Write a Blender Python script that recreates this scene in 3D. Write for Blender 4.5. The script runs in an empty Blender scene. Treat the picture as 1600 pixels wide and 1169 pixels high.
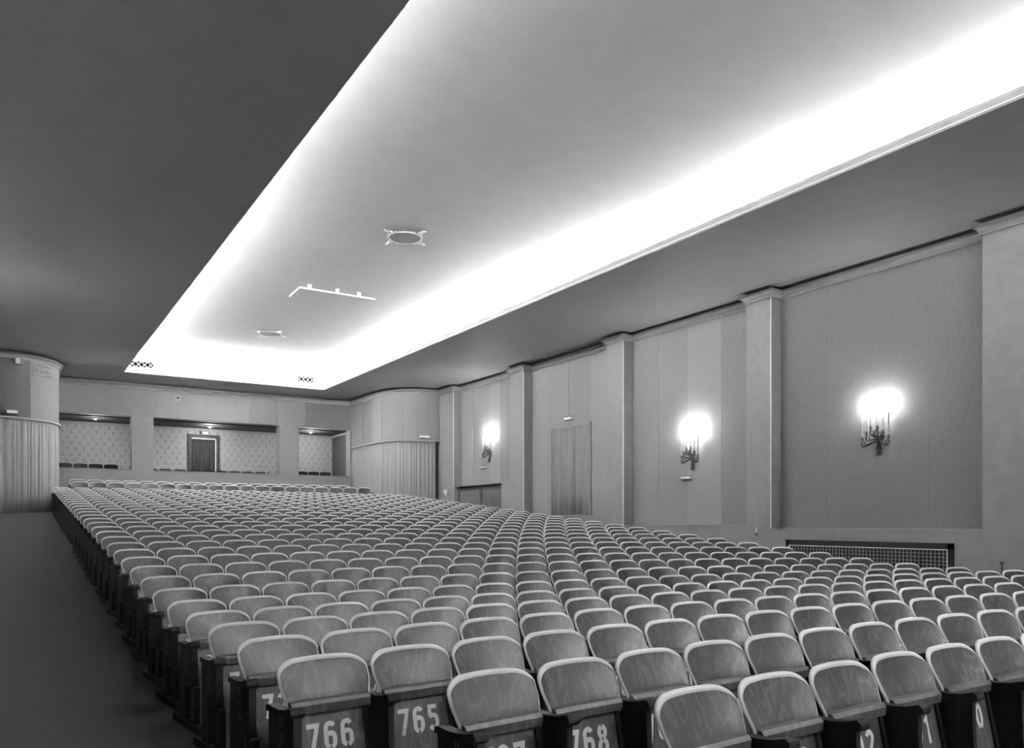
import bpy, bmesh, math, random
from math import sin, cos, pi, sqrt, radians as R, atan2, atan
from mathutils import Vector, Matrix

random.seed(7)
SC = bpy.context.scene
COL = SC.collection

# ------------------------------------------------------------------ camera, world, lights, exposure
EYE = 1.47
cd = bpy.data.cameras.new('camera')
cam = bpy.data.objects.new('camera', cd)
COL.objects.link(cam)
cam.location = (0, 0, EYE)
cam.rotation_euler = (R(90), 0, -0.5612)
cd.sensor_width = 36.0
cd.lens = 1251.0 / 1600 * 36
cd.shift_y = (815.6 - 584.5) / 1600
cd.clip_start = 0.05
cd.clip_end = 200
SC.camera = cam

w = bpy.data.worlds.new('world')
SC.world = w
w.use_nodes = True
w.node_tree.nodes['Background'].inputs[0].default_value = (0, 0, 0, 1)
w.node_tree.nodes['Background'].inputs[1].default_value = 0

SC.view_settings.view_transform = 'Standard'
SC.view_settings.look = 'None'
SC.view_settings.gamma = 1
SC.view_settings.use_curve_mapping = False
SC.view_settings.exposure = 2.4
SC.cycles.max_bounces = 8
SC.cycles.diffuse_bounces = 6
SC.cycles.sample_clamp_indirect = 4.0

CEIL = 6.42          # lower ceiling
UP = 7.09            # raised ceiling
XL, XR, YB = 3.22, 10.02, 29.19   # edges of the ceiling trough


def area(name, loc, sx, sy, power, rot):
    l = bpy.data.lights.new(name, 'AREA')
    l.shape = 'RECTANGLE'
    l.size, l.size_y = sx, sy
    l.energy = power
    o = bpy.data.objects.new(name, l)
    o.location = loc
    o.rotation_euler = rot
    COL.objects.link(o)
    return o


TILT = R(35)         # side tubes wash the cove walls, end tubes throw inwards
CWS, CW = 1.45, 1.11  # depth of the cove behind the lip, sides and ends
# cove tubes, watt per metre: the lamps in mid-hall are dimmed
for y0, y1, pw in ((-4.3, 1.0, 34.0), (1.0, 9.0, 25.0), (9.0, 15.0, 80.0), (15.0, 29.0, 250.0)):  # first stretch, out of view, is added to light the seat faces
    area('cove_tube_light', (XL - 1.0, (y0 + y1) / 2, CEIL + .10), .16, y1 - y0, pw * (y1 - y0), (pi, -TILT, 0))
    area('cove_tube_light', (XR + 1.0, (y0 + y1) / 2, CEIL + .10), .16, y1 - y0, pw * (y1 - y0), (pi, TILT, 0))
area('cove_tube_light', ((XL + XR) / 2, YB + .22, CEIL + .10), XR - XL, .16, 40.0 * (XR - XL), (pi + R(42), 0, 0))
area('cove_tube_light', ((XL + XR) / 2, -4.3, CEIL + .10), XR - XL, .16, 55.0 * (XR - XL), (pi - TILT, 0, 0))  # unseen front end lamp, added to light the seat faces

SCONCE_W = 4.0       # watt per point source in a sconce


# ------------------------------------------------------------------ helpers
def link(o):
    COL.objects.link(o)
    return o


class MB:
    """collects boxes, prisms, tubes, sheets; build() links them as one mesh object"""
    def __init__(s):
        s.v, s.f, s.m = [], [], []

    def add(s, verts, faces, mi=0):
        b = len(s.v)
        s.v += [tuple(p) for p in verts]
        s.f += [tuple(b + i for i in f) for f in faces]
        s.m += [mi] * len(faces)

    def box(s, a, b, mi=0):
        x0, x1 = sorted((a[0], b[0])); y0, y1 = sorted((a[1], b[1])); z0, z1 = sorted((a[2], b[2]))
        s.add([(x0, y0, z0), (x1, y0, z0), (x1, y1, z0), (x0, y1, z0), (x0, y0, z1), (x1, y0, z1), (x1, y1, z1), (x0, y1, z1)],
              [(0, 3, 2, 1), (4, 5, 6, 7), (0, 1, 5, 4), (1, 2, 6, 5), (2, 3, 7, 6), (3, 0, 4, 7)], mi)

    def prism_x(s, poly, x0, x1, mi=0):
        """poly in (y,z), extruded along x"""
        n = len(poly)
        s.add([(x0, y, z) for y, z in poly] + [(x1, y, z) for y, z in poly],
              [tuple(range(n)), tuple(range(2 * n - 1, n - 1, -1))] + [(i, i + n, (i + 1) % n + n, (i + 1) % n) for i in range(n)], mi)

    def prism_y(s, poly, y0, y1, mi=0):
        n = len(poly)
        s.add([(x, y0, z) for x, z in poly] + [(x, y1, z) for x, z in poly],
              [tuple(range(n)), tuple(range(2 * n - 1, n - 1, -1))] + [(i, i + n, (i + 1) % n + n, (i + 1) % n) for i in range(n)], mi)

    def tube(s, pts, r, n=8, mi=0, cap=True):
        pts = [Vector(p) for p in pts]
        rs = r if isinstance(r, (list, tuple)) else [r] * len(pts)
        rings = []
        up = None
        for i, p in enumerate(pts):
            t = (pts[min(i + 1, len(pts) - 1)] - pts[max(i - 1, 0)]).normalized()
            if up is None:
                a = Vector((0, 0, 1)) if abs(t.z) < .9 else Vector((1, 0, 0))
                up = t.cross(a).normalized()
            up = (up - t * up.dot(t)).normalized()
            q = t.cross(up)
            rings.append([p + (up * cos(2 * pi * k / n) + q * sin(2 * pi * k / n)) * rs[i] for k in range(n)])
        vs = [v for ring in rings for v in ring]
        fs = []
        for i in range(len(pts) - 1):
            for k in range(n):
                fs.append((i * n + k, i * n + (k + 1) % n, (i + 1) * n + (k + 1) % n, (i + 1) * n + k))
        if cap:
            fs.append(tuple(range(n - 1, -1, -1)))
            fs.append(tuple((len(pts) - 1) * n + k for k in range(n)))
        s.add(vs, fs, mi)

    def lathe(s, prof, c, n=12, mi=0):
        """prof (r,z) about a vertical axis at c"""
        vs, fs = [], []
        for r, z in prof:
            vs += [(c[0] + r * cos(2 * pi * k / n), c[1] + r * sin(2 * pi * k / n), c[2] + z) for k in range(n)]
        for i in range(len(prof) - 1):
            for k in range(n):
                fs.append((i * n + k, i * n + (k + 1) % n, (i + 1) * n + (k + 1) % n, (i + 1) * n + k))
        fs.append(tuple(range(n - 1, -1, -1)))
        fs.append(tuple((len(prof) - 1) * n + k for k in range(n)))
        s.add(vs, fs, mi)

    def sweep(s, path, prof, mi=0, closed=True):
        """path 2D polyline; prof (out,z), out to the LEFT of the path, mitred"""
        offs = miters(path)
        n = len(prof)
        vs = [(p[0] + o[0] * a, p[1] + o[1] * a, z) for p, o in zip(path, offs) for a, z in prof]
        fs = []
        m = n if closed else n - 1
        for i in range(len(path) - 1):
            for k in range(m):
                fs.append((i * n + k, (i + 1) * n + k, (i + 1) * n + (k + 1) % n, i * n + (k + 1) % n))
        if closed:
            fs.append(tuple(range(n)))
            fs.append(tuple((len(path) - 1) * n + k for k in range(n - 1, -1, -1)))
        s.add(vs, fs, mi)

    def mesh(s, name, mats, smooth=False, fix=True):
        me = bpy.data.meshes.new(name)
        me.from_pydata(s.v, [], s.f)
        for m in (mats if isinstance(mats, (list, tuple)) else [mats]):
            me.materials.append(m)
        if any(s.m):
            me.polygons.foreach_set('material_index', s.m)
        if fix:
            bm = bmesh.new(); bm.from_mesh(me)
            bmesh.ops.recalc_face_normals(bm, faces=bm.faces)
            bm.to_mesh(me); bm.free()
        if smooth:
            me.polygons.foreach_set('use_smooth', [True] * len(me.polygons))
            me.set_sharp_from_angle(angle=R(35))
        me.update()
        return me

    def build(s, name, mats, parent=None, smooth=False, fix=True):
        o = link(bpy.data.objects.new(name, s.mesh(name, mats, smooth, fix)))
        if parent is not None:
            o.parent = parent
        return o


def miters(path):
    out = []
    for i, p in enumerate(path):
        ns = []
        for a, b in ((i - 1, i), (i, i + 1)):
            if a >= 0 and b < len(path):
                d = Vector((path[b][0] - path[a][0], path[b][1] - path[a][1]))
                if d.length > 1e-9:
                    d.normalize()
                    ns.append(Vector((-d.y, d.x)))
        if len(ns) == 2:
            m = ns[0] + ns[1]
            m = m / max(1e-6, (1 + ns[0].dot(ns[1])))
        else:
            m = ns[0]
        out.append((m.x, m.y))
    return out


def arc_pts(cx, cy, r, a0, a1, n):
    return [(cx + r * cos(R(a0 + (a1 - a0) * i / n)), cy + r * sin(R(a0 + (a1 - a0) * i / n))) for i in range(n + 1)]


def tag(o, label=None, cat=None, group=None, kind=None):
    if label: o['label'] = label
    if cat: o['category'] = cat
    if group: o['group'] = group
    if kind: o['kind'] = kind
    return o


def empty(name, loc, rz=0):
    o = bpy.data.objects.new(name, None)
    o.empty_display_size = .1
    o.location = loc
    o.rotation_euler = (0, 0, rz)
    return link(o)


def inst(name, me, parent, loc=(0, 0, 0)):
    o = link(bpy.data.objects.new(name, me))
    o.parent = parent
    o.location = loc
    return o


def struct(o, label=None):
    o['kind'] = 'structure'
    if label:
        o['label'] = label
    return o


# ------------------------------------------------------------------ materials
def new_mat(name, rough=.6, spec=.5):
    m = bpy.data.materials.new(name)
    m.use_nodes = True
    b = m.node_tree.nodes['Principled BSDF']
    b.inputs['Roughness'].default_value = rough
    b.inputs['Specular IOR Level'].default_value = spec
    return m, m.node_tree, b


def ramp(nt, lo, hi, p0=.3, p1=.7):
    r = nt.nodes.new('ShaderNodeValToRGB')
    r.color_ramp.elements[0].position = p0
    r.color_ramp.elements[1].position = p1
    r.color_ramp.elements[0].color = (lo, lo, lo, 1)
    r.color_ramp.elements[1].color = (hi, hi, hi, 1)
    return r


def coords(nt, scale=(1, 1, 1), src='Object', rnd=0):
    tc = nt.nodes.new('ShaderNodeTexCoord')
    mp = nt.nodes.new('ShaderNodeMapping')
    mp.inputs['Scale'].default_value = scale
    nt.links.new(tc.outputs[src], mp.inputs['Vector'])
    if rnd:
        oi = nt.nodes.new('ShaderNodeObjectInfo')
        mul = nt.nodes.new('ShaderNodeVectorMath'); mul.operation = 'SCALE'
        cx = nt.nodes.new('ShaderNodeCombineXYZ')
        for k in range(3):
            nt.links.new(oi.outputs['Random'], cx.inputs[k])
        nt.links.new(cx.outputs[0], mul.inputs[0])
        mul.inputs['Scale'].default_value = rnd
        nt.links.new(mul.outputs[0], mp.inputs['Location'])
    return mp.outputs[0]


def noisy(name, lo, hi, scale=8, rough=.7, stretch=(1, 1, 1), detail=4, bump=0, spec=.3):
    m, nt, b = new_mat(name, rough, spec)
    n = nt.nodes.new('ShaderNodeTexNoise')
    n.inputs['Scale'].default_value = scale
    n.inputs['Detail'].default_value = detail
    nt.links.new(coords(nt, stretch), n.inputs['Vector'])
    r = ramp(nt, lo, hi)
    nt.links.new(n.outputs['Fac'], r.inputs[0])
    nt.links.new(r.outputs[0], b.inputs['Base Color'])
    if bump:
        bp = nt.nodes.new('ShaderNodeBump')
        bp.inputs['Strength'].default_value = bump
        bp.inputs['Distance'].default_value = .01
        nt.links.new(n.outputs['Fac'], bp.inputs['Height'])
        nt.links.new(bp.outputs[0], b.inputs['Normal'])
    return m


def wood(name, lo, hi, rough=.38, rnd=37.0):
    """plain-sawn veneer: vertical grain with cathedral figures"""
    m, nt, b = new_mat(name, rough, .5)
    c = coords(nt, (1, 1, .32), 'Object', rnd)
    n = nt.nodes.new('ShaderNodeTexNoise'); n.inputs['Scale'].default_value = 7; n.inputs['Detail'].default_value = 2
    nt.links.new(c, n.inputs['Vector'])
    mu = nt.nodes.new('ShaderNodeMath'); mu.operation = 'MULTIPLY'; mu.inputs[1].default_value = 13
    nt.links.new(n.outputs['Fac'], mu.inputs[0])
    fr = nt.nodes.new('ShaderNodeMath'); fr.operation = 'PINGPONG'; fr.inputs[1].default_value = 1
    nt.links.new(mu.outputs[0], fr.inputs[0])
    pw = nt.nodes.new('ShaderNodeMath'); pw.operation = 'POWER'; pw.inputs[1].default_value = 4
    nt.links.new(fr.outputs[0], pw.inputs[0])
    n2 = nt.nodes.new('ShaderNodeTexNoise'); n2.inputs['Scale'].default_value = 90; n2.inputs['Detail'].default_value = 3
    c2 = coords(nt, (1, 1, .06), 'Object', rnd)
    nt.links.new(c2, n2.inputs['Vector'])
    n3 = nt.nodes.new('ShaderNodeTexNoise'); n3.inputs['Scale'].default_value = 4
    nt.links.new(c, n3.inputs['Vector'])
    a = nt.nodes.new('ShaderNodeMath'); a.operation = 'MULTIPLY'
    nt.links.new(pw.outputs[0], a.inputs[0]); nt.links.new(n3.outputs['Fac'], a.inputs[1])
    s = nt.nodes.new('ShaderNodeMath'); s.operation = 'MULTIPLY_ADD'; s.inputs[1].default_value = .55
    nt.links.new(n2.outputs['Fac'], s.inputs[0]); nt.links.new(a.outputs[0], s.inputs[2])
    r = ramp(nt, lo, hi, .18, .85)
    nt.links.new(s.outputs[0], r.inputs[0])
    nt.links.new(r.outputs[0], b.inputs['Base Color'])
    b.inputs['Coat Weight'].default_value = .35
    b.inputs['Coat IOR'].default_value = 1.45
    b.inputs['Coat Roughness'].default_value = .38
    return m


def emit(name, strength, col=1.0):
    m = bpy.data.materials.new(name)
    m.use_nodes = True
    b = m.node_tree.nodes['Principled BSDF']
    b.inputs['Base Color'].default_value = (.9, .9, .9, 1)
    b.inputs['Emission Color'].default_value = (col, col, col, 1)
    b.inputs['Emission Strength'].default_value = strength
    return m


M = {}
M['ceiling'] = noisy('ceiling plaster', .62, .66, 3, .6, spec=.4)
M['upper'] = noisy('raised ceiling plaster', .66, .70, 3, .55, spec=.3)
M['lip'] = noisy('moulding paint', .22, .27, 4, .45)
M['paint'] = noisy('wall paint', .21, .24, 5, .5)
M['paint_lt'] = noisy('rear wall cloth', .25, .29, 22, .8, (1, 1, .25))
M['cornice'] = noisy('cornice paint', .38, .43, 5, .4)
M['glint'] = noisy('painted corner glint', .75, .82, 5, .3)
M['carpet'] = noisy('hall carpet', .065, .105, 130, .95, detail=6, bump=.5, spec=.05)
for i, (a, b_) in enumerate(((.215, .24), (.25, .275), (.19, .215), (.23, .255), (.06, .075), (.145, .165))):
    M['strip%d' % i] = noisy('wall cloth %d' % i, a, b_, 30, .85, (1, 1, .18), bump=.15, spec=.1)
M['curtain'] = noisy('pale curtain cloth', .25, .32, 26, .85, (1, 1, .05), spec=.15)
M['curtain_dk'] = noisy('dark curtain cloth', .045, .075, 26, .9, (1, 1, .05), spec=.1)
M['curtain_md'] = noisy('mid curtain cloth', .20, .26, 26, .85, (1, 1, .05), spec=.15)
M['wood'] = wood('veneered back', .034, .105, .45)
M['wood_seat'] = wood('veneered seat underside', .045, .12, .45)
M['rail'] = wood('seat front rail wood', .05, .11, .45)
M['rim'] = noisy('pale plywood edge', .84, .92, 30, .3)
M['dark'] = noisy('dark stained hardwood', .016, .030, 20, .6, (1, 1, .2), spec=.12)
M['number'] = noisy('white stencil paint', .72, .80, 40, .6)
M['number_dim'] = noisy('worn stencil paint', .07, .20, 60, .7)
M['black'] = noisy('black paint and recess shade', .012, .018, 6, .8)
M['void'] = noisy('painted duct shade', .002, .004, 6, 1.0, spec=0)
M['iron'] = noisy('painted iron grey', .22, .28, 10, .5)
M['iron_dk'] = noisy('dark painted iron', .05, .07, 10, .5)
M['white'] = noisy('white enamel', .74, .80, 10, .4)
M['grey'] = noisy('mid grey paint', .30, .34, 10, .5)
M['brass'] = noisy('old brass', .025, .07, 30, .4, spec=.4)
M['candle'] = noisy('candle sleeve', .36, .42, 10, .5)
M['bulb'] = emit('lit candle bulb', 6)
M['dome'] = emit('dim dome lamp', .15)
M['uphol'] = noisy('dark upholstery', .018, .03, 40, .8)
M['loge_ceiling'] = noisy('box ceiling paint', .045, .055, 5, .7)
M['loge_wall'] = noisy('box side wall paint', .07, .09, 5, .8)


def wallpaper():
    m, nt, b = new_mat('ornamental wallpaper', .8, .1)
    def lattice(off):
        tc = nt.nodes.new('ShaderNodeTexCoord')
        mp = nt.nodes.new('ShaderNodeMapping')
        mp.inputs['Scale'].default_value = (3.6, 0, 2.4)
        mp.inputs['Location'].default_value = off
        nt.links.new(tc.outputs['Object'], mp.inputs['Vector'])
        fr = nt.nodes.new('ShaderNodeVectorMath'); fr.operation = 'FRACTION'
        nt.links.new(mp.outputs[0], fr.inputs[0])
        sub = nt.nodes.new('ShaderNodeVectorMath'); sub.operation = 'SUBTRACT'; sub.inputs[1].default_value = (.5, 0, .5)
        nt.links.new(fr.outputs[0], sub.inputs[0])
        ln = nt.nodes.new('ShaderNodeVectorMath'); ln.operation = 'LENGTH'
        nt.links.new(sub.outputs[0], ln.inputs[0])
        mu = nt.nodes.new('ShaderNodeMath'); mu.operation = 'MULTIPLY'; mu.inputs[1].default_value = 26
        nt.links.new(ln.outputs['Value'], mu.inputs[0])
        sn = nt.nodes.new('ShaderNodeMath'); sn.operation = 'SINE'
        nt.links.new(mu.outputs[0], sn.inputs[0])
        return sn.outputs[0]
    a, c = lattice((0, 0, 0)), lattice((.5, 0, .5))
    mx = nt.nodes.new('ShaderNodeMath'); mx.operation = 'MAXIMUM'
    nt.links.new(a, mx.inputs[0]); nt.links.new(c, mx.inputs[1])
    n = nt.nodes.new('ShaderNodeTexNoise'); n.inputs['Scale'].default_value = 14; n.inputs['Detail'].default_value = 5
    nt.links.new(coords(nt), n.inputs['Vector'])
    mm = nt.nodes.new('ShaderNodeMath'); mm.operation = 'MULTIPLY'
    nt.links.new(mx.outputs[0], mm.inputs[0]); nt.links.new(n.outputs['Fac'], mm.inputs[1])
    r = ramp(nt, .34, .56, .05, .5)
    nt.links.new(mm.outputs[0], r.inputs[0])
    nt.links.new(r.outputs[0], b.inputs['Base Color'])
    return m


M['wallpaper'] = wallpaper()

# ------------------------------------------------------------------ seating plan (rows are gentle arcs)
W0, X0, PITCH, SAG, XC = .5, 1.0725, .788, .4596, 4.81


def arc_off(x):
    x = max(-.6, min(13.9, x))
    return -SAG * (((x - XC) / 5.5) ** 2 - ((X0 - XC) / 5.5) ** 2)


def row_y(i):
    return {-1: 3.0388, -2: 2.2357}.get(i, 3.8963 + PITCH * i)


T1, T2 = 26.98, 27.77       # steps under the two rearmost rows


def ramp_z(y):
    d = y - 7.15
    return 0.0 if d < -1 else (.0858 * (d + 1) ** 2 / 4 if d < 1 else .0858 * d)


def floor_z(x, y):
    t = y - arc_off(x)
    if t >= T2: return 2.0
    if t >= T1: return 1.9
    return ramp_z(y)


# ------------------------------------------------------------------ floor
fm = MB()
xs = [-.6 + 14.8 * i / 24 for i in range(25)]
xs = sorted(xs + [1.30, 1.301, 11.80, 11.801])
ts = [-5, -3, -1, 1, 3, 5, 6.15, 6.6, 7.15, 7.7, 8.15, 10, 14, 18, 22, 26, T1, T1, T2, T2, 29.5, 34.5]
vs, fs = [], []
for j, t in enumerate(ts):
    for x in xs:
        y = t + arc_off(x)
        if j <= 16 or not 1.3005 < x < 11.8005: z = min(ramp_z(y), 1.9)
        elif j <= 18: z = 1.9
        else: z = 2.0
        vs.append((x, y, z))
n = len(xs)
for j in range(len(ts) - 1):
    for i in range(n - 1):
        fs.append((j * n + i, j * n + i + 1, (j + 1) * n + i + 1, (j + 1) * n + i))
fm.add(vs, fs)
struct(fm.build('floor', M['carpet']), 'dark carpet rising from the flat front to the back rows')

# ------------------------------------------------------------------ ceilings
YF = -5.0
cm = MB()
for a, b in (((-1.0, YF, CEIL), (XL, 31.3, CEIL + .05)), ((XR, YF, CEIL), (14.3, 31.3, CEIL + .05)),
             ((XL, YB, CEIL), (XR, 31.3, CEIL + .05)), ((XL, YF, CEIL), (XR, -4.0, CEIL + .05))):
    cm.box(a, b)
ceiling = struct(cm.build('ceiling', M['ceiling']), 'flat lower ceiling around the long lit trough')
um = MB()
um.box((XL - CWS - .2, -4.7, UP), (XR + CWS + .2, YB + CW + .2, UP + .08))


def cove_prof(xw, sgn, rc=.34):
    """section of the cove wall, rounded into the ceiling; sgn = direction into the room"""
    pts = [(xw + sgn * rc * (1 - cos(R(a))), UP - rc + rc * sin(R(a))) for a in range(0, 91, 10)]
    return [(xw - sgn * .12, CEIL + .03), (xw, CEIL + .03)] + pts + [(xw - sgn * .12, UP)]


um.prism_y(cove_prof(XL - CWS, 1), -4.6, YB + CW)
um.prism_y(cove_prof(XR + CWS, -1), -4.6, YB + CW)
um.prism_x([(y, z) for y, z in cove_prof(YB + CW, -1, .06)], XL - CWS, XR + CWS)
um.prism_x([(y, z) for y, z in cove_prof(-4.6, 1, .06)], XL - CWS, XR + CWS)
u = um.build('raised_ceiling', M['upper'], ceiling, smooth=True)
u['label'] = 'white raised ceiling with rounded cove edges'
# moulded lip round the trough
lm_ = MB()
prof = [(-.01, CEIL + .002), (.003, CEIL + .002), (.003, CEIL + .03), (-.010, CEIL + .045), (-.010, CEIL + .075), (-.020, CEIL + .09),
        (-.020, CEIL + .12), (-.030, CEIL + .135), (-.030, CEIL + .165), (-.07, CEIL + .165), (-.07, CEIL + .055), (-.01, CEIL + .055)]
loop = [(XL, YF + 1), (XL, YB), (XR, YB), (XR, YF + 1)]
lm_.sweep(loop, [(-a, z) for a, z in prof][::-1])
struct(lm_.build('trim_1', M['lip']), 'stepped white moulding round the ceiling trough')

# ------------------------------------------------------------------ right wall: pilasters, recessed cloth bays, dado
PF, BX = 13.56, 13.88
PIL = [(-5.0, 2.0), (6.20, 7.03), (11.35, 12.01), (16.12, 16.80), (20.89, 21.69), (25.53, 27.3)]
BAY = [(2.0, 6.20, 1.25), (7.03, 11.35, 1.335), (12.01, 16.12, 1.395), (16.80, 20.89, 1.645), (21.69, 25.53, 2.785)]
wm = MB()
for y0, y1 in PIL:
    wm.box((PF, y0, -.1), (14.3, y1, CEIL))
for k, (y0, y1, zb) in enumerate(BAY):
    wm.box((BX, y0, -.1), (14.3, y1, CEIL))
    if k < 4:
        wm.box((PF, y0, -.1), (BX, y1, zb))
        wm.box((PF - .012, y0, zb - .03), (PF, y1, zb - .012))
        wm.box((BX - .035, y0, zb), (BX, y1, zb + .02))
    else:       # bay with the deep radiator niche
        wm.box((PF + .12, y0, -.1), (BX, y0 + .72, zb))
        wm.box((PF + .10, y0, zb - .05), (BX, y1, zb))
wall_right = struct(wm.build('wall_right', M['paint']), 'painted side wall with pilasters framing recessed cloth bays')
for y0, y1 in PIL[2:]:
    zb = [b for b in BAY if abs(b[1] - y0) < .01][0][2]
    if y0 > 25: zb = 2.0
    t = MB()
    t.tube([(PF + .004, y0 + .004, zb), (PF + .004, y0 + .004, 6.2)], .014, 6)  # pale strip imitates light caught on the pilaster corner
    t.build('corner_glint', M['glint'], wall_right)['label'] = 'painted highlight along the pilaster edge'
SEAMS = [[], [8.117, 10.22], [13.01, 14.10, 15.13], [17.88, 18.95, 20.0], [22.76, 23.51, 24.67]]
TONE = [[0], [5, 5, 5], [2, 1, 0, 3], [1, 0, 3, 1], [2, 1, 0, 3]]  # near bay's cloth is darkened to imitate its weaker light
for (y0, y1, zb), sm, tn in zip(BAY, SEAMS, TONE):
    ys = [y0 + .015] + sm + [y1 - .015]
    for a, b, k in zip(ys, ys[1:], tn):
        t = MB()
        t.box((BX - .012 - .003 * (k % 2), a + .0015, zb + .02), (BX, b - .0015, 6.20))
        t.build('cloth_panel', M['strip%d' % k], wall_right)

# rear corners: quarter-round bays
LX, RX = 1.327, 11.83
PR = [(13.9, 26.66)] + arc_pts(13.43, 28.26, 1.6, 270, 180, 20) + [(RX, 31.2)]
PL = [(LX, 31.2)] + arc_pts(-.273, 28.77, 1.6, 0, -90, 20) + [(-.7, 27.17)]
for nm, path, lab in (('wall_rear_right', PR, 'quarter-round cloth-covered wall bay above the right rear curtain'),
                      ('wall_rear_left', PL, 'quarter-round cloth-covered wall bay above the left rear curtain')):
    t = MB()
    t.sweep(path, [(0, 4.50), (0, CEIL), (-.15, CEIL), (-.15, 4.50)])
    o = struct(t.build(nm, M['paint_lt'], smooth=True), lab)
    t = MB()
    t.sweep(path, [(-.15, 4.44), (.035, 4.44), (.05, 4.455), (.05, 4.495), (.03, 4.51), (-.15, 4.51)])
    t.build('curtain_band', M['grey'], o, smooth=True)['label'] = 'plain band above the curtain'
# cloth lengths on the right bay
full = PR
def cut(path, s0, s1):
    out, acc = [], 0
    for a, b in zip(path, path[1:]):
        a, b = Vector(a), Vector(b); L = (b - a).length
        for s, p in ((acc, a), (acc + L, b)):
            pass
        lo, hi = max(s0, acc), min(s1, acc + L)
        if lo < hi - 1e-6:
            for s in (lo, hi):
                q = a + (b - a) * ((s - acc) / L)
                if not out or (Vector(out[-1]) - q).length > 1e-5:
                    out.append((q.x, q.y))
        acc += L
    return out
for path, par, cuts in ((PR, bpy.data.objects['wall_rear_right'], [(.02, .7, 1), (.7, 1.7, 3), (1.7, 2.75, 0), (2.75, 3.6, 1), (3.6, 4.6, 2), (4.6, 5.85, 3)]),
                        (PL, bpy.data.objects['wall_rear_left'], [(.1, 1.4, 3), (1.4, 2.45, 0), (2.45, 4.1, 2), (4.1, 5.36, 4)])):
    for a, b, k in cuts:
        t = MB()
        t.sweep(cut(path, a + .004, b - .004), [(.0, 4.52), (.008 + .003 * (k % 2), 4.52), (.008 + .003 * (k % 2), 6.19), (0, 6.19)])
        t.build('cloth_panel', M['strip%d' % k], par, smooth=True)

# cornice all the way round
CP = []
for k, (y0, y1) in enumerate(PIL[:-1]):
    CP += [(PF, y0), (PF, y1), (BX, y1), (BX, PIL[k + 1][0])]
CP += [(PF, PIL[-1][0]), (PF, 26.66)] + arc_pts(13.43, 28.26, 1.6, 270, 180, 20) + [(RX, 31.09), (LX, 31.09)] + arc_pts(-.273, 28.77, 1.6, 0, -90, 20) + [(-.6, 27.17)]
t = MB()
t.sweep(CP, [(-.02, 6.19), (.030, 6.19), (.036, 6.21), (.03, 6.22), (.045, 6.235), (.06, 6.27), (.095, 6.295), (.12, 6.30), (.12, 6.345), (-.02, 6.345)])
struct(t.build('trim_2', M['cornice']), 'moulded cornice running round pilasters and bays below the ceiling')

# ------------------------------------------------------------------ back wall with three box openings
BY, TH = 31.09, .47
LIN, PAR = 5.208, 3.311
bm_ = MB()
bm_.box((LX, BY, LIN), (RX, BY + TH, CEIL))
bm_.box((LX, BY, 1.6), (RX, BY + TH, PAR))
for a, b in ((LX - .6, LX + .03), (3.68, 4.39), (8.90, 9.65), (11.76, RX + .5)):
    bm_.box((a, BY, PAR), (b, BY + TH, LIN))
wall_back = struct(bm_.build('wall_back', M['paint_lt']), 'cloth-covered rear wall pierced by three spectator boxes')
bx = [LX + .06, 2.8, 4.55, 6.1, 7.756, 8.85, 9.908, RX - .06]
for a, b, k in zip(bx, bx[1:], (3, 0, 3, 0, 2, 1, 2)):
    t = MB()
    t.box((a + .003, BY - .006 - .002 * (k % 2), LIN + .004), (b - .003, BY, 6.19))
    t.build('cloth_panel', M['strip%d' % k], wall_back)
t = MB()
for a, b in ((LX, 3.68), (4.39, 8.9), (9.65, 11.76)):
    t.box((a, BY - .015, PAR - .03), (b, BY + TH + .01, PAR + .012))
t.build('parapet_cap', M['paint'], wall_back)
# box interior
t = MB()
t.box((LX - .6, 33.5, 2.4), (12.4, 33.7, 5.3))
struct(t.build('wall_box_back', M['wallpaper']), 'ornamental wallpaper at the back of the spectator boxes')
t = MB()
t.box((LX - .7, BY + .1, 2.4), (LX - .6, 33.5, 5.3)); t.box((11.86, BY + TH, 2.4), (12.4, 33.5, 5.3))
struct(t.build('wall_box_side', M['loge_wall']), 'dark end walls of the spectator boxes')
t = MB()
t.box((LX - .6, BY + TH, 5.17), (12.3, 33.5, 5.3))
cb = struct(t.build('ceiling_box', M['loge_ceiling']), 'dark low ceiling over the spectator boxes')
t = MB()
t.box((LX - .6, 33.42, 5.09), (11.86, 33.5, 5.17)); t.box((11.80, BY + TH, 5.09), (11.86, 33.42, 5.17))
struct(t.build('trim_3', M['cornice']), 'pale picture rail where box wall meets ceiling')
t = MB()
t.box((LX - .6, BY + .2, 2.4), (12.3, 33.5, 2.6))
struct(t.build('floor_box', M['carpet']), 'carpeted floor of the spectator boxes')

# ------------------------------------------------------------------ left wall and screen end
t = MB()
t.box((-.9, YF, -.1), (-.6, 27.4, CEIL))
struct(t.build('wall_left', M['paint']), 'plain painted wall along the left aisle')
t = MB()
t.box((-.9, YF - .3, -.1), (14.3, YF, UP + .1))
wf = struct(t.build('wall_front', M['curtain_dk']), 'dark curtained screen end of the hall')
t = MB()
t.box((2.2, YF, 1.0), (11.4, YF + .04, 6.0))
t.build('screen', M['white'], wf)  # out of view, white surface added to bounce light onto the seats


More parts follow.
